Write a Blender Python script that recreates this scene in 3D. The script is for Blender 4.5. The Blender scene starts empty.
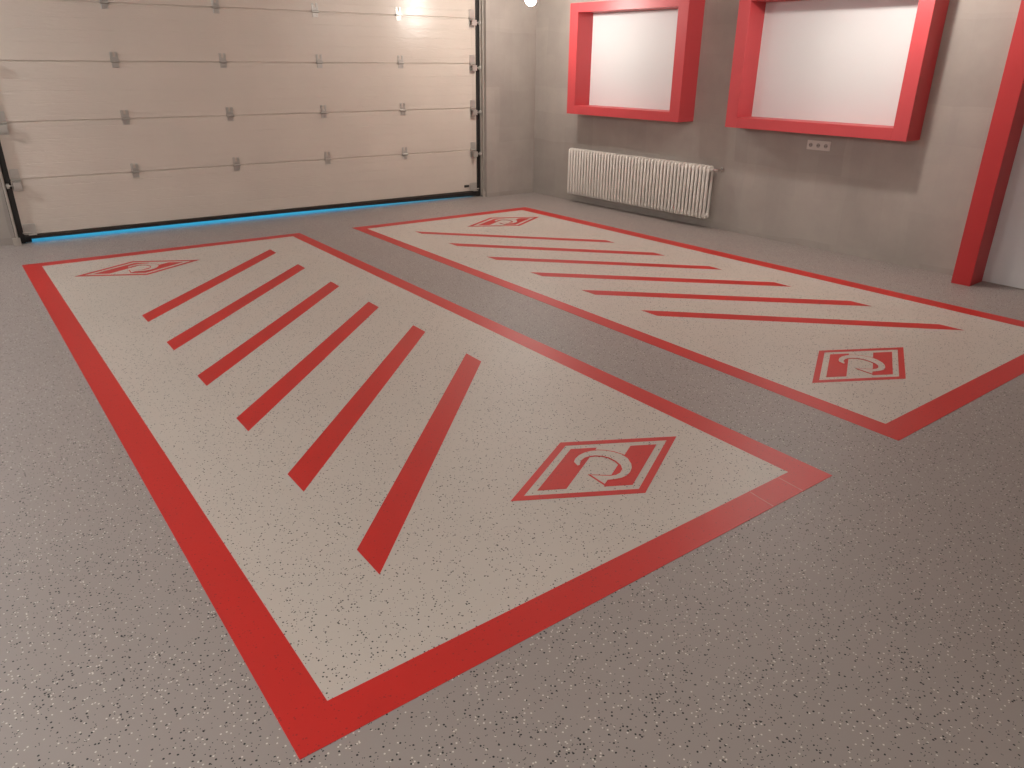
import bpy, bmesh, math, random
from mathutils import Vector, Matrix
from mathutils.geometry import tessellate_polygon

random.seed(7)
SC = bpy.context.scene
COL = SC.collection

# ------------------------------------------------------------------ camera
cam_d = bpy.data.cameras.new('camera')
cam = bpy.data.objects.new('camera', cam_d)
COL.objects.link(cam)
cam_d.sensor_width = 36.0
cam_d.lens = 36.0 * 745.53 / 1024.0
cam_d.clip_start = 0.05
RIGHT = Vector((0.80117214, -0.59837482, 0.00841296))
DOWN = Vector((-0.23202949, -0.32356459, -0.9173158))
FWD = Vector((0.55162081, 0.7329758, -0.39807154))
M = Matrix.Identity(4)
for r in range(3):
    M[r][0], M[r][1], M[r][2] = RIGHT[r], -DOWN[r], -FWD[r]
M[2][3] = 1.6
cam.matrix_world = M
SC.camera = cam

# ------------------------------------------------------------------ world: clear daylight outside the closed garage
world = bpy.data.worlds.new('daylight')
SC.world = world
world.use_nodes = True
bg = world.node_tree.nodes['Background']
bg.inputs['Color'].default_value = (0.05, 0.56, 1.0, 1)
bg.inputs['Strength'].default_value = 2.1

# ------------------------------------------------------------------ exposure and lamp strength
SC.view_settings.view_transform = 'Standard'
SC.view_settings.look = 'None'
SC.view_settings.gamma = 1.0
SC.view_settings.exposure = 0.10
LAMP_STRENGTH = 370.0
WARM = (1.0, 0.945, 0.875)
COOL = (1.0, 1.02, 1.03)
#          x      y     z of the bulb centre, strength factor, colour
LAMPS = [(5.30, 6.78, 2.175, 1.0, WARM),
         (5.48, 3.30, 2.40, 1.10, WARM),
         (-1.57, 7.35, 2.42, 1.7, COOL),
         (-1.55, 4.00, 2.42, 1.35, COOL),
         (-1.55, 0.60, 2.42, 1.5, COOL),
         (-0.30, -1.20, 2.42, 0.75, WARM)]  # unseen fill bulb behind the camera, added to brighten the near floor

# ------------------------------------------------------------------ frames of reference (metres)
A = Vector((0.4765, 8.2283, 0.0))          # floor line of the door leaf, left end
B = Vector((5.5167, 8.0512, 0.0))          # floor line of the door leaf, right end
A1 = Vector((0.4746, 8.2096, 0.0))         # floor line of the wall around the door
B1 = Vector((5.4793, 7.9296, 0.0))
T1D = (B1 - A1).normalized()
ANG_1 = math.atan2(T1D.y, T1D.x)
TD = (B - A).normalized()                  # along the door wall, to the right
ANG_D = math.atan2(TD.y, TD.x)
ND = Vector((-TD.y, TD.x, 0))              # out of the room
W0 = Vector((6.2594, 7.8295, 0.0))
TW = Vector((0.0512, -0.99869, 0.0)).normalized()   # along the right wall, towards the camera
ANG_W = math.atan2(TW.y, TW.x)
NW = Vector((-TW.y, TW.x, 0))              # into the wall
# corner of the two walls
_k = ((A1 - W0).x * T1D.y - (A1 - W0).y * T1D.x) / (TW.x * T1D.y - TW.y * T1D.x)
CORNER = W0 + _k * TW
S_C = _k                                   # s coordinate of the corner on the right wall
T_C = (CORNER - A1).dot(T1D)                # t coordinate of the corner on the door wall
CEIL = 2.80
X_LEFT, Y_FRONT = -3.2, -2.2


# ------------------------------------------------------------------ materials
def new_mat(name):
    m = bpy.data.materials.new(name)
    m.use_nodes = True
    nt = m.node_tree
    return m, nt, nt.nodes['Principled BSDF']


def nd(nt, t, **kw):
    n = nt.nodes.new(t)
    for k, v in kw.items():
        setattr(n, k, v)
    return n


def plain(name, col, rough=0.5, metal=0.0, bump=0.0, bscale=60.0, vary=0.0, vscale=3.0, spec=0.5):
    m, nt, p = new_mat(name)
    p.inputs['Base Color'].default_value = (*col, 1)
    p.inputs['Roughness'].default_value = rough
    p.inputs['Metallic'].default_value = metal
    p.inputs['Specular IOR Level'].default_value = spec
    tc = nd(nt, 'ShaderNodeTexCoord')
    if vary:
        n = nd(nt, 'ShaderNodeTexNoise')
        n.inputs['Scale'].default_value = vscale
        n.inputs['Detail'].default_value = 4
        nt.links.new(tc.outputs['Object'], n.inputs['Vector'])
        mr = nd(nt, 'ShaderNodeMapRange')
        mr.inputs[3].default_value = 1 - vary
        mr.inputs[4].default_value = 1 + vary
        nt.links.new(n.outputs['Fac'], mr.inputs[0])
        mx = nd(nt, 'ShaderNodeVectorMath', operation='SCALE')
        mx.inputs[0].default_value = col
        nt.links.new(mr.outputs[0], mx.inputs['Scale'])
        nt.links.new(mx.outputs[0], p.inputs['Base Color'])
    if bump:
        n = nd(nt, 'ShaderNodeTexNoise')
        n.inputs['Scale'].default_value = bscale
        n.inputs['Detail'].default_value = 3
        nt.links.new(tc.outputs['Object'], n.inputs['Vector'])
        b = nd(nt, 'ShaderNodeBump')
        b.inputs['Strength'].default_value = bump
        b.inputs['Distance'].default_value = 0.002
        nt.links.new(n.outputs['Fac'], b.inputs['Height'])
        nt.links.new(b.outputs[0], p.inputs['Normal'])
    return m


def flake(name, base, dark, light, p_dark, p_light, rough, scale=125.0, spec=0.5):
    """Epoxy floor paint with scattered coloured vinyl flakes."""
    m, nt, p = new_mat(name)
    L = nt.links.new
    tc = nd(nt, 'ShaderNodeTexCoord')
    low = nd(nt, 'ShaderNodeTexNoise')
    low.inputs['Scale'].default_value = 1.1
    low.inputs['Detail'].default_value = 5
    L(tc.outputs['Object'], low.inputs['Vector'])
    mr = nd(nt, 'ShaderNodeMapRange')
    mr.inputs[3].default_value = 0.93
    mr.inputs[4].default_value = 1.07
    L(low.outputs['Fac'], mr.inputs[0])
    sc_ = nd(nt, 'ShaderNodeVectorMath', operation='SCALE')
    sc_.inputs[0].default_value = base
    L(mr.outputs[0], sc_.inputs['Scale'])
    cur = sc_.outputs[0]
    for i, (c, pr, s) in enumerate(((dark, p_dark, scale), (light, p_light, scale * 1.13), (dark, p_dark * 0.8, scale * 1.9))):
        if pr <= 0:
            continue
        mp = nd(nt, 'ShaderNodeMapping')
        mp.inputs['Location'].default_value = (3.17 * i, 1.71 * i, 0)
        L(tc.outputs['Object'], mp.inputs['Vector'])
        v = nd(nt, 'ShaderNodeTexVoronoi', voronoi_dimensions='2D')
        v.inputs['Scale'].default_value = s
        L(mp.outputs[0], v.inputs['Vector'])
        sp = nd(nt, 'ShaderNodeSeparateColor')
        L(v.outputs['Color'], sp.inputs[0])
        a = nd(nt, 'ShaderNodeMath', operation='LESS_THAN')
        a.inputs[1].default_value = pr
        L(sp.outputs[0], a.inputs[0])
        b = nd(nt, 'ShaderNodeMath', operation='LESS_THAN')
        b.inputs[1].default_value = 0.37
        L(v.outputs['Distance'], b.inputs[0])
        k = nd(nt, 'ShaderNodeMath', operation='MULTIPLY')
        L(a.outputs[0], k.inputs[0])
        L(b.outputs[0], k.inputs[1])
        mx = nd(nt, 'ShaderNodeMix', data_type='RGBA')
        L(k.outputs[0], mx.inputs['Factor'])
        L(cur, mx.inputs['A'])
        mx.inputs['B'].default_value = (*c, 1)
        cur = mx.outputs['Result']
    L(cur, p.inputs['Base Color'])
    p.inputs['Roughness'].default_value = rough
    p.inputs['Specular IOR Level'].default_value = spec
    bn = nd(nt, 'ShaderNodeTexNoise')
    bn.inputs['Scale'].default_value = 35
    L(tc.outputs['Object'], bn.inputs['Vector'])
    bp = nd(nt, 'ShaderNodeBump')
    bp.inputs['Strength'].default_value = 0.12
    bp.inputs['Distance'].default_value = 0.002
    L(bn.outputs['Fac'], bp.inputs['Height'])
    L(bp.outputs[0], p.inputs['Normal'])
    return m


def plaster(name, base):
    """Grey decorative concrete plaster trowelled in overlapping rectangular patches."""
    m, nt, p = new_mat(name)
    L = nt.links.new
    tc = nd(nt, 'ShaderNodeTexCoord')
    mp = nd(nt, 'ShaderNodeMapping')
    mp.inputs['Rotation'].default_value = (math.pi / 2, 0, 0)    # wall plane X-Z -> X-Y
    L(tc.outputs['Object'], mp.inputs['Vector'])
    wob = nd(nt, 'ShaderNodeTexNoise')
    wob.inputs['Scale'].default_value = 1.3
    L(mp.outputs[0], wob.inputs['Vector'])
    wm = nd(nt, 'ShaderNodeVectorMath', operation='MULTIPLY_ADD')
    wm.inputs[1].default_value = (0.12, 0.12, 0)
    L(wob.outputs['Color'], wm.inputs[0])
    L(mp.outputs[0], wm.inputs[2])
    val = None
    for (w, h, off, amp) in ((1.15, 0.62, 0.37, 0.11), (0.53, 0.95, 0.61, 0.10), (0.21, 0.4, 0.3, 0.05)):
        br = nd(nt, 'ShaderNodeTexBrick')
        br.offset = off
        br.inputs['Scale'].default_value = 1.0
        br.inputs['Mortar Size'].default_value = 0.0
        br.inputs['Brick Width'].default_value = w
        br.inputs['Row Height'].default_value = h
        br.inputs['Color1'].default_value = (1 - amp / 2,) * 3 + (1,)
        br.inputs['Color2'].default_value = (1 + amp / 2,) * 3 + (1,)
        L(wm.outputs[0], br.inputs['Vector'])
        if val is None:
            val = br.outputs['Color']
        else:
            mu = nd(nt, 'ShaderNodeVectorMath', operation='MULTIPLY')
            L(val, mu.inputs[0])
            L(br.outputs['Color'], mu.inputs[1])
            val = mu.outputs[0]
    n = nd(nt, 'ShaderNodeTexNoise')
    n.inputs['Scale'].default_value = 2.2
    n.inputs['Detail'].default_value = 8
    n.inputs['Roughness'].default_value = 0.6
    L(tc.outputs['Object'], n.inputs['Vector'])
    mr = nd(nt, 'ShaderNodeMapRange')
    mr.inputs[3].default_value = 0.78
    mr.inputs[4].default_value = 1.22
    L(n.outputs['Fac'], mr.inputs[0])
    s = nd(nt, 'ShaderNodeVectorMath', operation='SCALE')
    L(val, s.inputs[0])
    L(mr.outputs[0], s.inputs['Scale'])
    f = nd(nt, 'ShaderNodeVectorMath', operation='MULTIPLY')
    f.inputs[1].default_value = base
    L(s.outputs[0], f.inputs[0])
    L(f.outputs[0], p.inputs['Base Color'])
    p.inputs['Roughness'].default_value = 0.62
    bp = nd(nt, 'ShaderNodeBump')
    bp.inputs['Strength'].default_value = 0.15
    bp.inputs['Distance'].default_value = 0.004
    n2 = nd(nt, 'ShaderNodeTexNoise')
    n2.inputs['Scale'].default_value = 18
    n2.inputs['Detail'].default_value = 6
    L(tc.outputs['Object'], n2.inputs['Vector'])
    L(n2.outputs['Fac'], bp.inputs['Height'])
    L(bp.outputs[0], p.inputs['Normal'])
    return m


def door_skin(name, base):
    """Cream stucco steel skin with fine horizontal rolled lines and a few smudges."""
    m, nt, p = new_mat(name)
    L = nt.links.new
    tc = nd(nt, 'ShaderNodeTexCoord')
    sx = nd(nt, 'ShaderNodeSeparateXYZ')
    L(tc.outputs['Object'], sx.inputs[0])
    w = nd(nt, 'ShaderNodeTexWave', wave_type='BANDS', bands_direction='Z', wave_profile='SAW')
    w.inputs['Scale'].default_value = 3.1
    w.inputs['Distortion'].default_value = 0.0
    L(tc.outputs['Object'], w.inputs['Vector'])
    pw = nd(nt, 'ShaderNodeMath', operation='GREATER_THAN')
    pw.inputs[1].default_value = 0.94
    L(w.outputs['Fac'], pw.inputs[0])
    n = nd(nt, 'ShaderNodeTexNoise')
    n.inputs['Scale'].default_value = 1.7
    n.inputs['Detail'].default_value = 7
    L(tc.outputs['Object'], n.inputs['Vector'])
    mr = nd(nt, 'ShaderNodeMapRange')
    mr.inputs[3].default_value = 0.92
    mr.inputs[4].default_value = 1.08
    L(n.outputs['Fac'], mr.inputs[0])
    s = nd(nt, 'ShaderNodeVectorMath', operation='SCALE')
    s.inputs[0].default_value = base
    L(mr.outputs[0], s.inputs['Scale'])
    L(s.outputs[0], p.inputs['Base Color'])
    p.inputs['Roughness'].default_value = 0.27
    bn = nd(nt, 'ShaderNodeTexNoise')
    bn.inputs['Scale'].default_value = 70
    mpp = nd(nt, 'ShaderNodeMapping')
    mpp.inputs['Scale'].default_value = (0.15, 1, 1)
    L(tc.outputs['Object'], mpp.inputs['Vector'])
    L(mpp.outputs[0], bn.inputs['Vector'])
    ad = nd(nt, 'ShaderNodeMath', operation='MULTIPLY_ADD')
    ad.inputs[1].default_value = -0.6
    L(pw.outputs[0], ad.inputs[0])
    L(bn.outputs['Fac'], ad.inputs[2])
    bp = nd(nt, 'ShaderNodeBump')
    bp.inputs['Strength'].default_value = 0.55
    bp.inputs['Distance'].default_value = 0.004
    L(ad.outputs[0], bp.inputs['Height'])
    L(bp.outputs[0], p.inputs['Normal'])
    return m


M_FLOOR = flake('grey_flake_epoxy', (0.335, 0.290, 0.268), (0.02, 0.018, 0.017), (0.66, 0.61, 0.55), 0.05, 0.04, 0.50, spec=0.38)
M_WHITE_FLOOR = flake('beige_flake_epoxy', (0.565, 0.505, 0.445), (0.03, 0.027, 0.024), (0.6, 0.57, 0.52), 0.045, 0.0, 0.46, spec=0.42)
M_RED_FLOOR = flake('red_floor_paint', (0.56, 0.020, 0.015), (0.36, 0.02, 0.018), (0.5, 0.05, 0.05), 0.03, 0.0, 0.44, spec=0.42)
M_WALL = plaster('grey_plaster', (0.37, 0.323, 0.288))
M_CEIL = plain('white_ceiling', (0.80, 0.78, 0.75), 0.8, vary=0.03)
M_RED_HAZED = plain('red_lacquer_hazed', (0.55, 0.058, 0.066), 0.42, bump=0.05, bscale=90, vary=0.04)  # frame red paled by bulb glare haze mixed into the colour
M_RED_UNHAZED = plain('red_lacquer_unhazed', (0.50, 0.024, 0.026), 0.42, bump=0.05, bscale=90, vary=0.04)  # same frame red without the glare haze, for the floor frame
M_PANEL = plain('white_panel', (0.70, 0.695, 0.695), 0.55, vary=0.015, vscale=1.5)
M_DOOR = door_skin('cream_stucco_steel', (0.66, 0.575, 0.50))
M_RUBBER = plain('black_rubber', (0.018, 0.015, 0.013), 0.6, vary=0.1)
M_DARKRAIL = plain('brown_bottom_rail', (0.05, 0.037, 0.027), 0.5, vary=0.15, vscale=8)
M_GALV = plain('galvanised_steel', (0.52, 0.49, 0.45), 0.32, metal=0.5, bump=0.1, bscale=120, vary=0.12, vscale=30)
M_TRACK = plain('dull_galvanised_track', (0.46, 0.41, 0.36), 0.5, metal=0.15, vary=0.1, vscale=12)
M_NYLON = plain('grey_nylon_wheel', (0.45, 0.42, 0.38), 0.5, vary=0.05)
M_RAD = plain('white_radiator_enamel', (0.80, 0.74, 0.68), 0.35, vary=0.02)
M_CHROME = plain('chrome', (0.7, 0.69, 0.67), 0.2, metal=1.0, vary=0.02)
M_PLASTIC = plain('white_plastic', (0.66, 0.60, 0.55), 0.4, vary=0.02)
M_HOLE = plain('dark_socket_hole', (0.04, 0.035, 0.03), 0.6, vary=0.05)
M_CORD = plain('black_cable', (0.03, 0.03, 0.03), 0.6, vary=0.05)
M_APRON = plain('concrete_apron', (0.42, 0.41, 0.40), 0.9, bump=0.2, vary=0.08)


def bulb_mat(name, strength, col):
    m, nt, p = new_mat(name)
    p.inputs['Base Color'].default_value = (0.9, 0.9, 0.88, 1)
    p.inputs['Emission Color'].default_value = (*col, 1)
    p.inputs['Emission Strength'].default_value = strength
    return m


# ------------------------------------------------------------------ mesh helpers
def box(bm, x0, x1, y0, y1, z0, z1, bev=0.0):
    vs = [bm.verts.new((x, y, z)) for x in (x0, x1) for y in (y0, y1) for z in (z0, z1)]
    fs = [bm.faces.new([vs[i] for i in f]) for f in
          ((0, 1, 3, 2), (4, 6, 7, 5), (0, 4, 5, 1), (2, 3, 7, 6), (0, 2, 6, 4), (1, 5, 7, 3))]
    if bev:
        es = set(e for f in fs for e in f.edges)
        bmesh.ops.bevel(bm, geom=list(es), offset=bev, segments=1, affect='EDGES', profile=0.5)


def prism(bm, pts, z0, z1):
    """Vertical prism over a simple polygon (counter-clockwise, may be concave)."""
    lo = [bm.verts.new((x, y, z0)) for x, y in pts]
    hi = [bm.verts.new((x, y, z1)) for x, y in pts]
    n = len(pts)
    for a, b, c in tessellate_polygon([[Vector((x, y, 0)) for x, y in pts]]):
        bm.faces.new((hi[a], hi[b], hi[c]))
        bm.faces.new((lo[c], lo[b], lo[a]))
    for i in range(n):
        j = (i + 1) % n
        bm.faces.new((lo[i], lo[j], hi[j], hi[i]))


def ring(bm, outer, inner, z0, z1):
    n = len(outer)
    v = {}
    for nm, pts in (('o', outer), ('i', inner)):
        for z in (0, 1):
            v[nm, z] = [bm.verts.new((x, y, z1 if z else z0)) for x, y in pts]
    for i in range(n):
        j = (i + 1) % n
        bm.faces.new((v['o', 1][i], v['o', 1][j], v['i', 1][j], v['i', 1][i]))
        bm.faces.new((v['o', 0][j], v['o', 0][i], v['i', 0][i], v['i', 0][j]))
        bm.faces.new((v['o', 0][i], v['o', 0][j], v['o', 1][j], v['o', 1][i]))
        bm.faces.new((v['i', 0][j], v['i', 0][i], v['i', 1][i], v['i', 1][j]))


def cyl(bm, p0, p1, r, seg=12, r2=None):
    p0, p1 = Vector(p0), Vector(p1)
    d = p1 - p0
    rot = d.to_track_quat('Z', 'Y').to_matrix().to_4x4()
    mat = Matrix.Translation((p0 + p1) / 2) @ rot
    bmesh.ops.create_cone(bm, cap_ends=True, segments=seg, radius1=r, radius2=r if r2 is None else r2,
                          depth=d.length, matrix=mat)


def tube(bm, path, r, seg=8, closed=False):
    path = [Vector(p) for p in path]
    n = len(path)
    rings = []
    ref = None
    for i, p in enumerate(path):
        if closed:
            d = (path[(i + 1) % n] - path[i - 1]).normalized()
        else:
            d = (path[min(i + 1, n - 1)] - path[max(i - 1, 0)]).normalized()
        if ref is None:
            ref = Vector((1, 0, 0)) if abs(d.x) < 0.9 else Vector((0, 0, 1))
        u = (ref - d * ref.dot(d)).normalized()
        w = d.cross(u)
        ref = u
        rings.append([bm.verts.new(p + r * (math.cos(a) * u + math.sin(a) * w))
                      for a in [2 * math.pi * k / seg for k in range(seg)]])
    for i in range(n if closed else n - 1):
        a, b = rings[i], rings[(i + 1) % n]
        for k in range(seg):
            bm.faces.new((a[k], a[(k + 1) % seg], b[(k + 1) % seg], b[k]))
    if not closed:
        bm.faces.new(rings[0][::-1])
        bm.faces.new(rings[-1])


def obj(name, bm, mat, parent=None, smooth=False, loc=None):
    bmesh.ops.recalc_face_normals(bm, faces=bm.faces)
    me = bpy.data.meshes.new(name)
    bm.to_mesh(me)
    bm.free()
    me.materials.append(mat)
    if smooth:
        for p in me.polygons:
            p.use_smooth = True
    o = bpy.data.objects.new(name, me)
    COL.objects.link(o)
    if parent is not None:
        o.parent = parent
    if loc is not None:
        o.location = loc
    return o


def share(src, name, parent, loc, rotz=0.0):
    o = src.copy()
    o.name = name
    o.parent = parent
    o.location = loc
    o.rotation_euler = (0, 0, rotz)
    COL.objects.link(o)
    return o


def empty(name, loc, rotz=0.0, label=None, cat=None, group=None, kind=None):
    o = bpy.data.objects.new(name, None)
    COL.objects.link(o)
    o.location = loc
    o.rotation_euler = (0, 0, rotz)
    o.empty_display_size = 0.1
    if label: o['label'] = label
    if cat: o['category'] = cat
    if group: o['group'] = group
    if kind: o['kind'] = kind
    return o


def BM():
    return bmesh.new()


def structure(name, bm, mat, label=None, loc=None, rotz=0.0):
    o = obj(name, bm, mat, None, loc=loc)
    o.rotation_euler = (0, 0, rotz)
    o['kind'] = 'structure'
    if label:
        o['label'] = label
    return o


# ------------------------------------------------------------------ room shell
def door_pt(t, out=0.0):
    return A + TD * t + ND * out


def wall_pt(s, into=0.0):
    return W0 + TW * s + NW * into


S_END = (Y_FRONT - W0.y) / TW.y            # the right wall runs to the front wall
P_FR = wall_pt(S_END)
T_L = (X_LEFT - A.x) / TD.x
P_BL = door_pt(T_L)
DOOR_H = 2.52
P_BR = door_pt((W0.x + 0.4 - A.x) / TD.x)

bm = BM()
prism(bm, [(X_LEFT, Y_FRONT), (P_FR.x + 0.2, Y_FRONT), (P_BR.x, P_BR.y), (P_BL.x, P_BL.y)], -0.2, 0.0)
structure('floor', bm, M_FLOOR, 'glossy grey epoxy garage floor with black and white flakes')

bm = BM()
prism(bm, [(X_LEFT, Y_FRONT), (P_FR.x, Y_FRONT), (P_BR.x, P_BR.y), (P_BL.x, P_BL.y)], CEIL, CEIL + 0.2)
structure('ceiling', bm, M_CEIL, 'white garage ceiling')

bm = BM()
T_J0, T_J1 = -0.040, 5.070                    # door opening
box(bm, T_L - 0.3, T_J0, 0, 0.3, -0.2, CEIL + 0.2)
box(bm, T_J1, T_C + 0.35, 0, 0.3, -0.2, CEIL + 0.2)
box(bm, T_J0, T_J1, 0, 0.3, DOOR_H - 0.04, CEIL + 0.2)
structure('wall_back', bm, M_WALL, 'grey plaster wall around the cream garage door', loc=A1, rotz=ANG_1)

bm = BM()
box(bm, S_C - 0.35, S_END + 0.3, 0, 0.3, -0.2, CEIL + 0.2)
structure('wall_right', bm, M_WALL, 'grey trowelled plaster wall behind the radiator and red frames', loc=W0, rotz=ANG_W)

bm = BM()
box(bm, -0.3, 0, Y_FRONT - 0.3, P_BL.y + 0.3, -0.2, CEIL + 0.2)
structure('wall_left', bm, M_WALL, 'plain grey plaster wall on the left', loc=(X_LEFT, 0, 0))

bm = BM()
box(bm, X_LEFT - 0.3, P_FR.x + 0.3, -0.3, 0, -0.2, CEIL + 0.2)
structure('wall_front', bm, M_WALL, 'plain grey plaster wall behind the camera', loc=(0, Y_FRONT, 0))

bm = BM()
box(bm, -8, 14, 0.0, 12, -0.2, -0.002)
structure('driveway', bm, M_APRON, 'daylit concrete apron outside the garage door', loc=A, rotz=ANG_D)


# ------------------------------------------------------------------ sectional garage door
door = empty('door_1', A, ANG_D, 'closed cream sectional garage door with blue daylight showing under it', kind='structure')
JOINTS = [0.076, 0.572, 1.060, 1.560, 2.046, 2.54]
T0, T1 = 0.035, 4.993
HINGE_T = [1.072, 2.044, 3.041, 3.997]


def hinge_mesh():
    bm = BM()
    box(bm, -0.034, 0.034, -0.006, 0, 0.012, 0.040, 0.002)     # upper leaf with two tabs
    box(bm, -0.034, -0.010, -0.006, 0, 0.038, 0.082, 0.002)
    box(bm, 0.010, 0.034, -0.006, 0, 0.038, 0.082, 0.002)
    box(bm, -0.030, 0.030, -0.006, 0, -0.052, -0.010, 0.002)   # lower leaf
    cyl(bm, (-0.036, -0.010, 0.002), (0.036, -0.010, 0.002), 0.0105, 10)
    for x in (-0.022, 0.022):
        for z in (0.026, 0.066):
            cyl(bm, (x, -0.006, z), (x, -0.012, z), 0.0065, 6)
        cyl(bm, (x, -0.006, -0.034), (x, -0.012, -0.034), 0.0065, 6)
    return bm


def end_hinge_mesh(sg):
    """Side hinge with the roller carrier standing off the panel; sg=+1 rolls to the right."""
    bm = BM()
    box(bm, -0.04, 0.034, -0.005, 0, 0.012, 0.095, 0.002)
    box(bm, -0.04, 0.034, -0.005, 0, -0.10, -0.008, 0.002)
    cyl(bm, (-0.04, -0.010, 0.002), (0.036, -0.010, 0.002), 0.010, 10)
    box(bm, -0.034, 0.028, -0.060, -0.005, -0.075, -0.069)
    box(bm, -0.034, 0.028, -0.060, -0.005, -0.022, -0.016)
    box(bm, -0.034, 0.028, -0.064, -0.058, -0.075, -0.016)
    cyl(bm, (-0.03 * sg, -0.042, -0.045), (0.072 * sg, -0.042, -0.045), 0.006, 8)     # axle
    return bm


def roller_mesh(sg):
    bm = BM()
    cyl(bm, (-0.011, 0, 0), (0.011, 0, 0), 0.023, 16)
    cyl(bm, (-0.015, 0, 0), (0.015, 0, 0), 0.010, 10)
    return bm


hinge_src = endh_src = {}
hinge_src = None
endh_src = {-1: None, 1: None}
roll_src = None
for i in range(5):
    z0, z1 = JOINTS[i], JOINTS[i + 1]
    bm = BM()
    box(bm, T0, T1, 0.0, 0.042, z0 + (0.004 if i else 0.0), z1 - 0.004, 0.004)
    box(bm, T0 + 0.002, T1 - 0.002, 0.012, 0.030, z1 - 0.02, z1 + 0.012)       # tongue
    panel = obj('door_panel', bm, M_DOOR, door)
    # galvanised end caps of the section
    for x0, x1 in ((T0 - 0.002, T0 + 0.045), (T1 - 0.045, T1 + 0.002)):
        bm = BM()
        box(bm, x0, x1, -0.0025, 0.0, z0 + 0.006, z1 - 0.006)
        obj('end_cap', bm, M_DOOR, panel)
    if i < 4:
        for t in HINGE_T:
            if hinge_src is None:
                hinge_src = obj('hinge', hinge_mesh(), M_GALV, panel, loc=(t, 0, z1))
                hinge_src['label'] = 'galvanised hinge plate'
            else:
                share(hinge_src, 'hinge', panel, (t, 0, z1))
        for sg, t in ((-1, T0 + 0.045), (1, T1 - 0.045)):
            if endh_src[sg] is None:
                endh_src[sg] = obj('roller_hinge', end_hinge_mesh(sg), M_GALV, panel, loc=(t, -0.0025, z1))
            else:
                share(endh_src[sg], 'roller_hinge', panel, (t, -0.0025, z1))
            rt = (t + sg * 0.078, -0.0445, z1 - 0.045)
            if roll_src is None:
                roll_src = obj('roller', roller_mesh(1), M_NYLON, panel, loc=rt)
            else:
                share(roll_src, 'roller', panel, rt)
    if i == 0:
        for sg, t in ((-1, T0 + 0.055), (1, T1 - 0.055)):
            bm = BM()
            box(bm, -0.05, 0.05, -0.012, -0.003, -0.045, 0.055, 0.002)
            box(bm, -0.02, 0.045, -0.055, -0.010, -0.045, -0.037)
            cyl(bm, (0, -0.04, -0.02), (0.065 * sg, -0.04, -0.02), 0.007, 8)
            obj('corner_bracket', bm, M_GALV, panel, loc=(t, 0, z0 + 0.045))
        # dark latch slot near the right edge
        bm = BM()
        box(bm, -0.035, 0.035, -0.010, 0, -0.014, 0.014, 0.002)
        obj('latch', bm, M_RUBBER, panel, loc=(T1 - 0.15, 0, z0 + 0.062))

bm = BM()                                                       # aluminium rail and rubber bulb seal under the bottom section
box(bm, T0, T1, -0.004, 0.046, 0.058, 0.0755, 0.002)
obj('bottom_rail', bm, M_DARKRAIL, door)
bm = BM()
N = 24
prev = None
for k in range(N + 1):
    t = T0 + (T1 - T0) * k / N
    f = max(0.0, (t - 2.6) / 2.3)
    zb = 0.030 - 0.025 * f
    ringv = [bm.verts.new((t, y, zz)) for y, zz in
             ((-0.010, 0.058), (0.050, 0.058), (0.050, zb + 0.006), (0.020, zb), (-0.010, zb + 0.006))]
    if prev:
        for a in range(5):
            bm.faces.new((prev[a], prev[(a + 1) % 5], ringv[(a + 1) % 5], ringv[a]))
    else:
        bm.faces.new(ringv)
    prev = ringv
bm.faces.new(prev[::-1])
obj('bottom_seal', bm, M_RUBBER, door)

for sg, te in ((-1, T0), (1, T1)):
    e = te + sg * 0.004
    bm = BM()                                                   # rubber strip closing the slot beside the panels
    a, b = sorted((e, e + sg * 0.042))
    box(bm, a, b, -0.004, 0.044, 0.0, 2.56)
    a, b = sorted((te - sg * 0.05, te + sg * 0.16))
    box(bm, a, b, 0.0435, 0.060, 0.0, 2.56)
    obj('side_seal', bm, M_RUBBER, door)
    bm = BM()                                                   # C channel, open towards the panels
    x = e + sg * 0.066
    a, b = sorted((x, x + sg * 0.003))
    box(bm, a, b, -0.072, -0.018, 0.01, 2.56)
    a, b = sorted((x - sg * 0.012, x))
    box(bm, a, b, -0.072, -0.069, 0.01, 2.56)
    a, b = sorted((x - sg * 0.020, x))
    box(bm, a, b, -0.021, -0.018, 0.01, 2.56)
    obj('door_track', bm, M_TRACK, door)
    bm = BM()
    a, b = sorted((x - sg * 0.03, x + sg * 0.035))
    box(bm, a, b, -0.085, -0.073, 0.0, 0.07, 0.002)
    cyl(bm, ((a + b) / 2, -0.085, 0.045), ((a + b) / 2, -0.094, 0.045), 0.011, 6)
    obj('track_foot', bm, M_TRACK, door)


# ------------------------------------------------------------------ painted parking bays
EA, EB = Vector((0.4785, -0.270)), Vector((0.4785, 0.2625))     # rhombus edges
ARC_OUT = [(0.254, 0.604), (0.246, 0.659), (0.253, 0.715), (0.280, 0.762), (0.326, 0.790), (0.382, 0.797), (0.454, 0.782),
           (0.533, 0.746), (0.618, 0.688), (0.689, 0.609), (0.747, 0.507), (0.773, 0.431), (0.780, 0.359), (0.769, 0.305),
           (0.742, 0.271), (0.693, 0.253), (0.638, 0.247), (0.636, 0.182), (0.482, 0.342)]
ARC_IN = [(0.639, 0.310), (0.681, 0.321), (0.703, 0.354), (0.702, 0.419), (0.666, 0.495), (0.604, 0.575), (0.525, 0.649),
          (0.455, 0.689), (0.393, 0.703), (0.348, 0.695), (0.318, 0.672), (0.305, 0.626), (0.312, 0.577), (0.322, 0.540), (0.308, 0.531)]
ARC = ARC_OUT + ARC_IN


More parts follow.
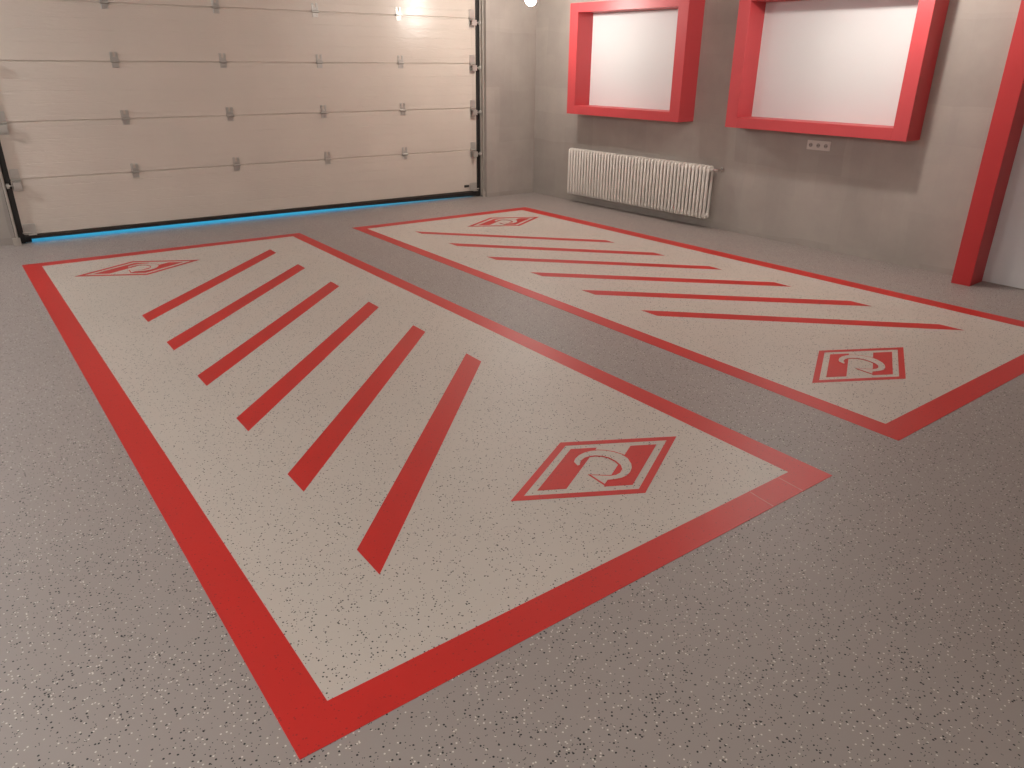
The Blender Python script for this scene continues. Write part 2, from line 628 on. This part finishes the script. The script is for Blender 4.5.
def grow(pts, d):
    """Offset a closed polygon outwards by d (mitred, clamped)."""
    n = len(pts)
    area = sum(pts[i][0] * pts[(i + 1) % n][1] - pts[(i + 1) % n][0] * pts[i][1] for i in range(n))
    s = 1 if area > 0 else -1
    res = []
    for i in range(n):
        a, b, c = Vector(pts[i - 1]), Vector(pts[i]), Vector(pts[(i + 1) % n])
        d1, d2 = (b - a).normalized(), (c - b).normalized()
        n1, n2 = Vector((d1.y, -d1.x)) * s, Vector((d2.y, -d2.x)) * s
        m = (n1 + n2)
        if m.length < 1e-4:
            m = n1
        m.normalize()
        k = min(1.0 / max(0.3, m.dot(n1)), 2.2)
        res.append(tuple(b + m * d * k))
    return res


def uvp(u, v):
    return EA * (u - 0.5) + EB * (v - 0.5)


_em = {}


def emblem(parent, cx, cy):
    if not _em:
        bm = BM()
        sq = lambda k: [tuple(uvp(u, v)) for u, v in ((k, k), (1 - k, k), (1 - k, 1 - k), (k, 1 - k))]
        ring(bm, sq(0.0), sq(0.069), 0.0012, 0.0022)
        _em['f'] = obj('emblem', bm, M_RED_FLOOR, parent, loc=(cx, cy, 0))
        _em['f']['label'] = 'red rhombus emblem with a curved arrow'
        for k, (u0, u1) in (('l', (0.139, 0.357)), ('r', (0.641, 0.863))):
            bm = BM()
            prism(bm, [tuple(uvp(u, v)) for u, v in ((u0, 0.144), (u1, 0.144), (u1, 0.857), (u0, 0.857))], 0.0012, 0.0022)
            _em[k] = obj('emblem_bar', bm, M_RED_FLOOR, _em['f'])
        pts = [tuple(uvp(u, v)) for u, v in ARC]
        bm = BM()
        prism(bm, grow(pts, 0.0075), 0.0014, 0.0030)
        _em['o'] = obj('arrow_outline', bm, M_RED_FLOOR, _em['f'])
        bm = BM()
        prism(bm, pts, 0.0016, 0.0038)
        _em['a'] = obj('curved_arrow', bm, M_WHITE_FLOOR, _em['f'])
        _em['a']['label'] = 'beige curved arrow'
    else:
        f = share(_em['f'], 'emblem', parent, (cx, cy, 0))
        for k in ('l', 'r', 'o', 'a'):
            share(_em[k], _em[k].name.split('.')[0], f, (0, 0, 0))


def bay(name, label, outer, inner, stripes, emblems):
    cx = sum(p[0] for p in outer) / 4
    cy = sum(p[1] for p in outer) / 4
    root = empty(name, (cx, cy, 0), 0, label, 'floor marking', 'red bordered parking bays painted on the garage floor')
    L = lambda pts: [(x - cx, y - cy) for x, y in pts]
    bm = BM()
    prism(bm, L(inner), 0.0002, 0.0012)
    obj('bay_field', bm, M_WHITE_FLOOR, root)['label'] = 'beige flaked epoxy field'
    bm = BM()
    ring(bm, L(outer), L(inner), 0.0002, 0.0016)
    obj('border', bm, M_RED_FLOOR, root)['label'] = 'wide red painted border'
    for s in stripes:
        bm = BM()
        prism(bm, L(s), 0.0010, 0.0020)
        obj('stripe', bm, M_RED_FLOOR, root)
    for ex, ey in emblems:
        emblem(root, ex - cx, ey - cy)
    return root


# counter-clockwise corner lists: near left, near right, far right, far left
stripesL = []
for k in range(6):
    y0 = [1.908, 2.560, 3.217, 3.868, 4.520, 5.161][k]
    y1 = [3.308, 3.938, 4.576, 5.224, 5.887, 6.542][k]
    stripesL.append([(0.8825, y0), (2.266, y1), (2.268, y1 + 0.160), (0.8825, y0 + 0.172)])
left_bay = bay('parking_bay', 'left parking bay marking whose diagonal stripes run from lower left to upper right',
    [(0.383, 1.372), (2.735, 1.375), (2.758, 7.218), (0.384, 7.317)],
    [(0.515, 1.505), (2.608, 1.503), (2.646, 7.11), (0.515, 7.186)],
    stripesL, [(1.992, 2.010), (1.157, 6.670)])
M_SCUFF = plain('pale_scuff', (0.58, 0.16, 0.14), 0.5, vary=0.2, vscale=40)
for xa, xb in ((2.339, 2.324), (2.531, 2.521)):                 # two pale scratches across the border near its right corner
    bm = BM()
    ox, oy = left_bay.location.x, left_bay.location.y
    prism(bm, [(xb - ox, 1.378 - oy), (xb + 0.007 - ox, 1.378 - oy), (xa + 0.005 - ox, 1.497 - oy), (xa - ox, 1.497 - oy)], 0.0012, 0.0018)
    obj('scuff_mark', bm, M_SCUFF, left_bay)['label'] = 'pale scratch across the red border'
RAW = [[(3.742, 6.628), (3.745, 6.500), (5.061, 5.103), (5.064, 5.233)],
       [(3.740, 5.994), (3.742, 5.846), (5.066, 4.463), (5.070, 4.605)],
       [(3.731, 5.350), (3.735, 5.206), (5.095, 3.850), (5.098, 3.990)],
       [(3.722, 4.710), (3.726, 4.555), (5.125, 3.201), (5.122, 3.358)],
       [(3.721, 4.078), (3.724, 3.922), (5.157, 2.562), (5.152, 2.722)],
       [(3.728, 3.458), (3.729, 3.303), (5.156, 1.923), (5.145, 2.077)]]
bay('parking_bay', 'right parking bay marking beside the radiator wall with stripes slanting the opposite way',
    [(3.276, 1.373), (5.700, 1.386), (5.507, 7.088), (3.298, 7.153)],
    [(3.395, 1.501), (5.556, 1.512), (5.363, 6.960), (3.405, 7.026)],
    [list(s) for s in RAW], [(4.032, 1.998), (4.789, 6.523)])


# ------------------------------------------------------------------ red box frames on the right wall
def niche(name, label, s0, s1, z0, z1, bt, bb, d=0.245, foot=False):
    """Deep red board frame around a white panel; origin at its lower left wall corner."""
    root = empty(name, wall_pt(s0) + Vector((0, 0, z0)), ANG_W, label, 'frame',
                 None if foot else 'red box frames hung on the grey wall')
    w, h = s1 - s0, z1 - z0
    red = M_RED_UNHAZED if foot else M_RED_HAZED
    bm = BM()
    box(bm, 0, bt, -d, -0.001, 0, h, 0.0015)
    obj('side_board', bm, red, root)
    bm = BM()
    box(bm, w - bt, w, -d, -0.001, 0, h, 0.0015)
    obj('side_board', bm, red, root)
    bm = BM()
    box(bm, bt, w - bt, -d, -0.001, h - bb, h, 0.0015)
    obj('top_board', bm, red, root)
    if not foot:
        bm = BM()
        box(bm, bt, w - bt, -d, -0.001, 0, bb, 0.0015)
        obj('bottom_board', bm, red, root)
    bm = BM()
    box(bm, bt, w - bt, -0.006, -0.001, 0.006 if foot else bb, h - bb)
    obj('white_panel', bm, M_PANEL, root)['label'] = 'smooth white back panel'
    return root


niche('wall_frame', 'smaller red box frame around a white panel, hung above the white radiator',
      0.786, 2.426, 1.038, 2.186, 0.126, 0.092)
niche('wall_frame', 'wider red box frame around a white panel, hung above the triple wall socket',
      2.990, 4.714, 1.031, 2.200, 0.122, 0.094)
niche('floor_frame', 'tall red box frame standing on the floor around a white panel at the right edge',
      5.292, 6.75, 0.0, 2.42, 0.141, 0.12, foot=True)

# ------------------------------------------------------------------ column radiator
RS0, RZ0, RH = 0.715, 0.095, 0.545
NCOL, PITCH = 45, 0.0461
rad = empty('radiator', wall_pt(RS0) + Vector((0, 0, RZ0)), ANG_W,
            'white tubular column radiator mounted low on the wall under the smaller red frame', 'radiator')


def rad_col():
    bm = BM()
    r = 0.0142
    yb, yf = -0.055, -0.125
    path = []
    zc0, zc1 = 0.030, RH - 0.030
    rc = (yb - yf) / 2
    yc = (yb + yf) / 2
    for k in range(7):
        a = math.pi * k / 6
        path.append((0, yc + rc * math.cos(a), zc1 + 0.016 * math.sin(a)))
    for k in range(7):
        a = math.pi + math.pi * k / 6
        path.append((0, yc + rc * math.cos(a), zc0 + 0.016 * math.sin(a)))
    tube(bm, path, r, 8, closed=True)
    for z in (zc0 + 0.012, zc1 - 0.012):                        # hubs joining neighbouring columns
        cyl(bm, (-PITCH / 2, yc, z), (PITCH / 2, yc, z), 0.020, 10)
    return bm


col0 = obj('radiator_column', rad_col(), M_RAD, rad, smooth=True, loc=(PITCH / 2, 0, 0))
for k in range(1, NCOL):
    share(col0, 'radiator_column', rad, ((k + 0.5) * PITCH, 0, 0))
RW = NCOL * PITCH
for z in (0.042, RH - 0.042):
    for x0, x1 in ((0, -0.012), (RW, RW + 0.012)):
        bm = BM()
        cyl(bm, (x0, -0.09, z), (x1, -0.09, z), 0.019, 12)
        obj('end_plug', bm, M_RAD, rad)
bm = BM()
cyl(bm, (RW + 0.012, -0.09, RH - 0.042), (RW + 0.045, -0.09, RH - 0.042), 0.012, 12)
cyl(bm, (RW + 0.045, -0.09, RH - 0.042), (RW + 0.075, -0.09, RH - 0.042), 0.017, 12)
cyl(bm, (RW + 0.060, -0.09, RH - 0.042), (RW + 0.060, -0.001, RH - 0.042), 0.009, 10)
v = obj('valve', bm, M_CHROME, rad)
v['label'] = 'small chrome radiator valve'
bm = BM()
cyl(bm, (RW + 0.060, -0.006, RH - 0.042), (RW + 0.060, -0.001, RH - 0.042), 0.024, 14)
obj('wall_rosette', bm, M_CHROME, rad)
for x in (0.3, RW / 2, RW - 0.3):
    bm = BM()
    box(bm, x - 0.012, x + 0.012, -0.062, -0.001, RH - 0.10, RH - 0.06)
    box(bm, x - 0.020, x + 0.020, -0.006, -0.001, 0.03, RH - 0.03)
    obj('wall_bracket', bm, M_RAD, rad)

# ------------------------------------------------------------------ wall socket
soc = empty('wall_socket', wall_pt(3.735) + Vector((0, 0, 0.876)), ANG_W,
            'white triple wall socket just below the wider red frame', 'socket')
bm = BM()
box(bm, 0, 0.226, -0.010, -0.001, 0, 0.082, 0.003)
obj('face_plate', bm, M_PLASTIC, soc)
for k in range(3):
    x = 0.0395 + 0.0735 * k
    bm = BM()
    box(bm, x - 0.029, x + 0.029, -0.0125, -0.009, 0.012, 0.070, 0.001)
    ins = obj('socket_insert', bm, M_PLASTIC, soc)
    bm = BM()
    cyl(bm, (x, -0.0135, 0.041), (x, -0.0120, 0.041), 0.019, 18)
    obj('recess', bm, plain('grey_plastic', (0.36, 0.32, 0.29), 0.5, vary=0.03) if k == 0 else bpy.data.materials['grey_plastic'], ins)
    bm = BM()
    for dx in (-0.0095, 0.0095):
        cyl(bm, (x + dx, -0.0142, 0.041), (x + dx, -0.0134, 0.041), 0.004, 8)
    obj('pin_hole', bm, M_HOLE, ins)


# ------------------------------------------------------------------ pendant bulbs that light the garage
def pendant(i, x, y, z, f, c):
    lab = ['bare glowing bulb hanging in the far corner right of the garage door',
           'bare glowing bulb hanging in front of the wider red frame',
           'bare glowing bulb hanging left of the garage door',
           'bare glowing bulb hanging midway along the left side',
           'bare glowing bulb hanging at the left near the camera',
           'unseen fill bulb added behind the camera to brighten the near floor'][i]
    root = empty('pendant_lamp', (x, y, CEIL), 0, lab, 'lamp', 'bare bulbs hanging from the ceiling')
    bm = BM()
    bmesh.ops.create_uvsphere(bm, u_segments=16, v_segments=10, radius=0.058, matrix=Matrix.Translation((0, 0, z - CEIL)))
    obj('bulb', bm, bulb_mat('lamp_glass', LAMP_STRENGTH * f, c), root, smooth=True)
    bm = BM()
    cyl(bm, (0, 0, z - CEIL + 0.052), (0, 0, z - CEIL + 0.12), 0.024, 14, 0.018)
    obj('lamp_holder', bm, M_CORD, root)
    bm = BM()
    cyl(bm, (0, 0, z - CEIL + 0.11), (0, 0, -0.015), 0.004, 8)
    obj('cord', bm, M_CORD, root)
    bm = BM()
    cyl(bm, (0, 0, -0.03), (0, 0, -0.001), 0.03, 16, 0.045)
    obj('ceiling_rose', bm, M_PLASTIC, root)


for i, l in enumerate(LAMPS):
    pendant(i, *l)
